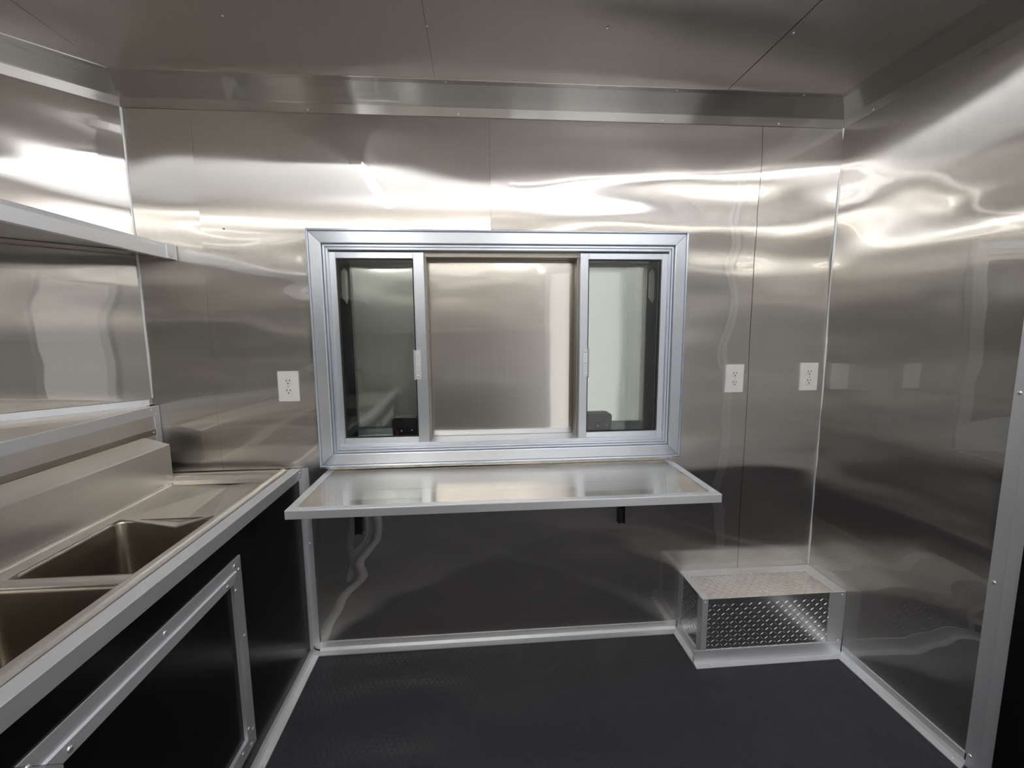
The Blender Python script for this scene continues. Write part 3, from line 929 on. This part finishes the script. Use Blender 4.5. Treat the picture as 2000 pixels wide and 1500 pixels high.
# deck strips and dividers
box('deck_strip', (SXB, BX0, ye, -0.418, ZD - 0.004, ZD), S_SINK, snk, 0.0005)
box('deck_strip', (BX1, XF_, ye, -0.418, ZD - 0.004, ZD), S_SINK, snk, 0.0005)
for (a, b_), (c, d_) in zip(BOW[:-1], BOW[1:]):
    pts = []
    ym = (a + d_) / 2
    for k in range(9):
        t_ = math.radians(180 * k / 8)
        pts.append((ym + 0.0255 * math.cos(t_), ZD - 0.010 + 0.012 * math.sin(t_)))
    pts += [(ym - 0.0255, ZD - 0.030), (ym + 0.0255, ZD - 0.030)]
    V, F = prism(pts, BX0 - 0.002, BX1 + 0.002, lambda u, v, s: (s, u, v))
    o = build('bowl_divider', V, F, S_SINK, snk, smooth=False)

def bowl(y0, y1):
    rings = []
    for z, ins, r in ((ZD - 0.0032, -0.004, 0.0004), (ZD - 0.0032, 0.0, 0.028), (ZD - 0.012, 0.002, 0.030), (ZD - 0.20, 0.006, 0.032), (ZD - 0.235, 0.012, 0.034), (ZD - 0.252, 0.032, 0.03)):
        w, h = (BX1 - BX0) / 2 - ins, (y1 - y0) / 2 - ins
        rings.append([((BX0 + BX1) / 2 + u, (y0 + y1) / 2 + v, z) for u, v in rr_pts(w, h, r, 5)])
    V = [p for ring in rings for p in ring]
    n = len(rings[0])
    F = []
    for k in range(len(rings) - 1):
        for i in range(n):
            j = (i + 1) % n
            F.append((k * n + i, k * n + j, (k + 1) * n + j, (k + 1) * n + i))
    F.append(tuple((len(rings) - 1) * n + i for i in range(n)))
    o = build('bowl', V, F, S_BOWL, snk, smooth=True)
    o.data.flip_normals()
    s = o.modifiers.new('wall_thickness', 'SOLIDIFY')
    s.thickness = 0.0015
    s.offset = 1
    V, F = prism([(0.045 * math.cos(2 * math.pi * k / 16), 0.045 * math.sin(2 * math.pi * k / 16)) for k in range(16)], ZD - 0.2515, ZD - 0.2485,
                 lambda u, v, s_: ((BX0 + BX1) / 2 + u, (y0 + y1) / 2 + v, s_))
    build('drain', V, F, ALU_DIM, o, bevel=0.0008)
for y0, y1 in BOW:
    bowl(y0, y1)

# ------------------------------------------------------------------ boxed chase behind the sink
XH, ZH = -1.370, 1.1015
ch = thing('pipe_chase', (XH - 0.3, YO / 2, 0.9), 'riveted aluminium edged boxing behind the sink splash', 'boxing')
box('front_panel', (XH - 0.003, XH, YO + 0.02, -0.004, 0.90, ZH - 0.002), S_CHASE, ch, 0.0004)
def nose_x(y, d):
    """x of the nose walls at y, moved d into the room"""
    yy = y if y > YO / 2 else YO - y
    return XL + (yy) * SA / CA + d / CA
V = [(XH, -0.022, ZH - 0.004), (nose_x(-0.022, 0.006), -0.022, ZH - 0.004), (nose_x(YO / 2, 0.006), YO / 2, ZH - 0.004), (nose_x(YO + 0.03, 0.006), YO + 0.03, ZH - 0.004), (XH, YO + 0.03, ZH - 0.004)]
T = [(a, b, c + 0.003) for a, b, c in V]
build('top_panel', V + T, [(0, 1, 2, 3, 4), (5, 6, 7, 8, 9), (0, 1, 6, 5), (1, 2, 7, 6), (2, 3, 8, 7), (3, 4, 9, 8), (4, 0, 5, 9)], S_SHELF, ch)
V, F = prism([(0.002, 0.0), (0.002, -0.036), (0, -0.036), (0, -0.002), (-0.010, -0.002), (-0.010, 0)], YO + 0.02, -0.006, lambda u, v, s: (XH + u, s, ZH + v))
build('edge_trim', V, F, ALU, ch, bevel=0.0005)
build('edge_trim', boxv(XH, XH + 0.0025, -0.036, -0.006, 0.955, ZH - 0.0365), BF, ALU, ch, bevel=0.0005)
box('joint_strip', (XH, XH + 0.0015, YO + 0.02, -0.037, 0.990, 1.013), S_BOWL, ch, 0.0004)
def lw(u, d, z):
    return (XL - SA * u + CA * d, -CA * u - SA * d, z)
V = [lw(u, d, z) for u in (0.012, Lw - 0.02) for d in (0.0035, 0.0065) for z in (ZH - 0.001, ZH + 0.024)]
build('wall_angle', V, BF, ALU, ch, bevel=0.0005)
V = [lw(u, d, z) for u in (0.045, Lw - 0.03) for d in (0.0066, 0.026) for z in (ZH - 0.001, ZH + 0.0015)]
build('wall_angle', V, BF, ALU, ch, bevel=0.0005)
for p, n in (((XH + 0.002, -0.050, ZH - 0.012), (1, 0, 0)), ((XH + 0.0025, -0.026, ZH - 0.030), (1, 0, 0)), ((XH + 0.0015, -0.048, 1.001), (1, 0, 0)), ((XH + 0.002, -1.0, ZH - 0.018), (1, 0, 0))):
    rivet(ch, p, n, RIV_S)
rivet(ch, lw(0.03, 0.0065, ZH + 0.010), (CA, -SA, 0), RIV_S)

# ------------------------------------------------------------------ upper shelf across the nose
XS_, ZB, ZT = -1.250, 1.659, 1.712
us = thing('nose_shelf', (XS_ - 0.3, YO / 2, ZB), 'high metal shelf with light aluminium front edge above the sink', 'shelf')
V = [(XS_ - 0.002, -0.006, ZT - 0.022), (nose_x(-0.006, 0.008), -0.006, ZT - 0.022), (nose_x(YO / 2, 0.008), YO / 2, ZT - 0.022), (nose_x(YO + 0.01, 0.008), YO + 0.01, ZT - 0.022), (XS_ - 0.002, YO + 0.01, ZT - 0.022)]
T = [(a, b, c + 0.012) for a, b, c in V]
build('shelf_panel', V + T, [(0, 1, 2, 3, 4), (5, 6, 7, 8, 9), (0, 1, 6, 5), (1, 2, 7, 6), (2, 3, 8, 7), (3, 4, 9, 8), (4, 0, 5, 9)], S_CHASE, us)
V, F = prism([(0, 0), (0, 0.038), (-0.004, ZT - ZB), (-0.007, ZT - ZB), (-0.003, 0.038), (-0.003, 0.003), (-0.020, 0.003), (-0.020, 0)], YO + 0.01, -0.022, lambda u, v, s: (XS_ + u, s, ZB + v))
build('front_edge', V, F, ALU, us, bevel=0.0005)
V, F = joinv((boxv(XS_ - 0.003, XS_ + 0.003, -0.055, -0.004, ZB, ZT + 0.001), BF), (boxv(XS_ - 0.003, XS_ + 0.004, -0.0085, -0.0035, ZB - 0.001, ZT + 0.001), BF))
ec = build('end_clip', V, F, ALU, us, bevel=0.0006)
rivet(us, (XS_ + 0.003, -0.034, ZB + 0.040), (1, 0, 0), RIV_S)
rivet(us, (XS_ + 0.003, -0.034, ZB + 0.012), (1, 0, 0), RIV_S)
build('support_angle', boxv(-1.385, XS_ - 0.004, -0.030, -0.004, ZB + 0.018, ZB + 0.029), BF, ALU_DIM, us, bevel=0.0006)
V = [lw(u, d, z) for u in (0.03, Lw - 0.02) for d in (0.004, 0.03) for z in (ZB + 0.018, ZB + 0.0295)]
build('support_angle', V, BF, ALU_DIM, us, bevel=0.0006)
for x in (-1.37, -1.30, -1.285):
    rivet(us, (x, -0.030, ZB + 0.023), (0, -1, 0), RIV_S)
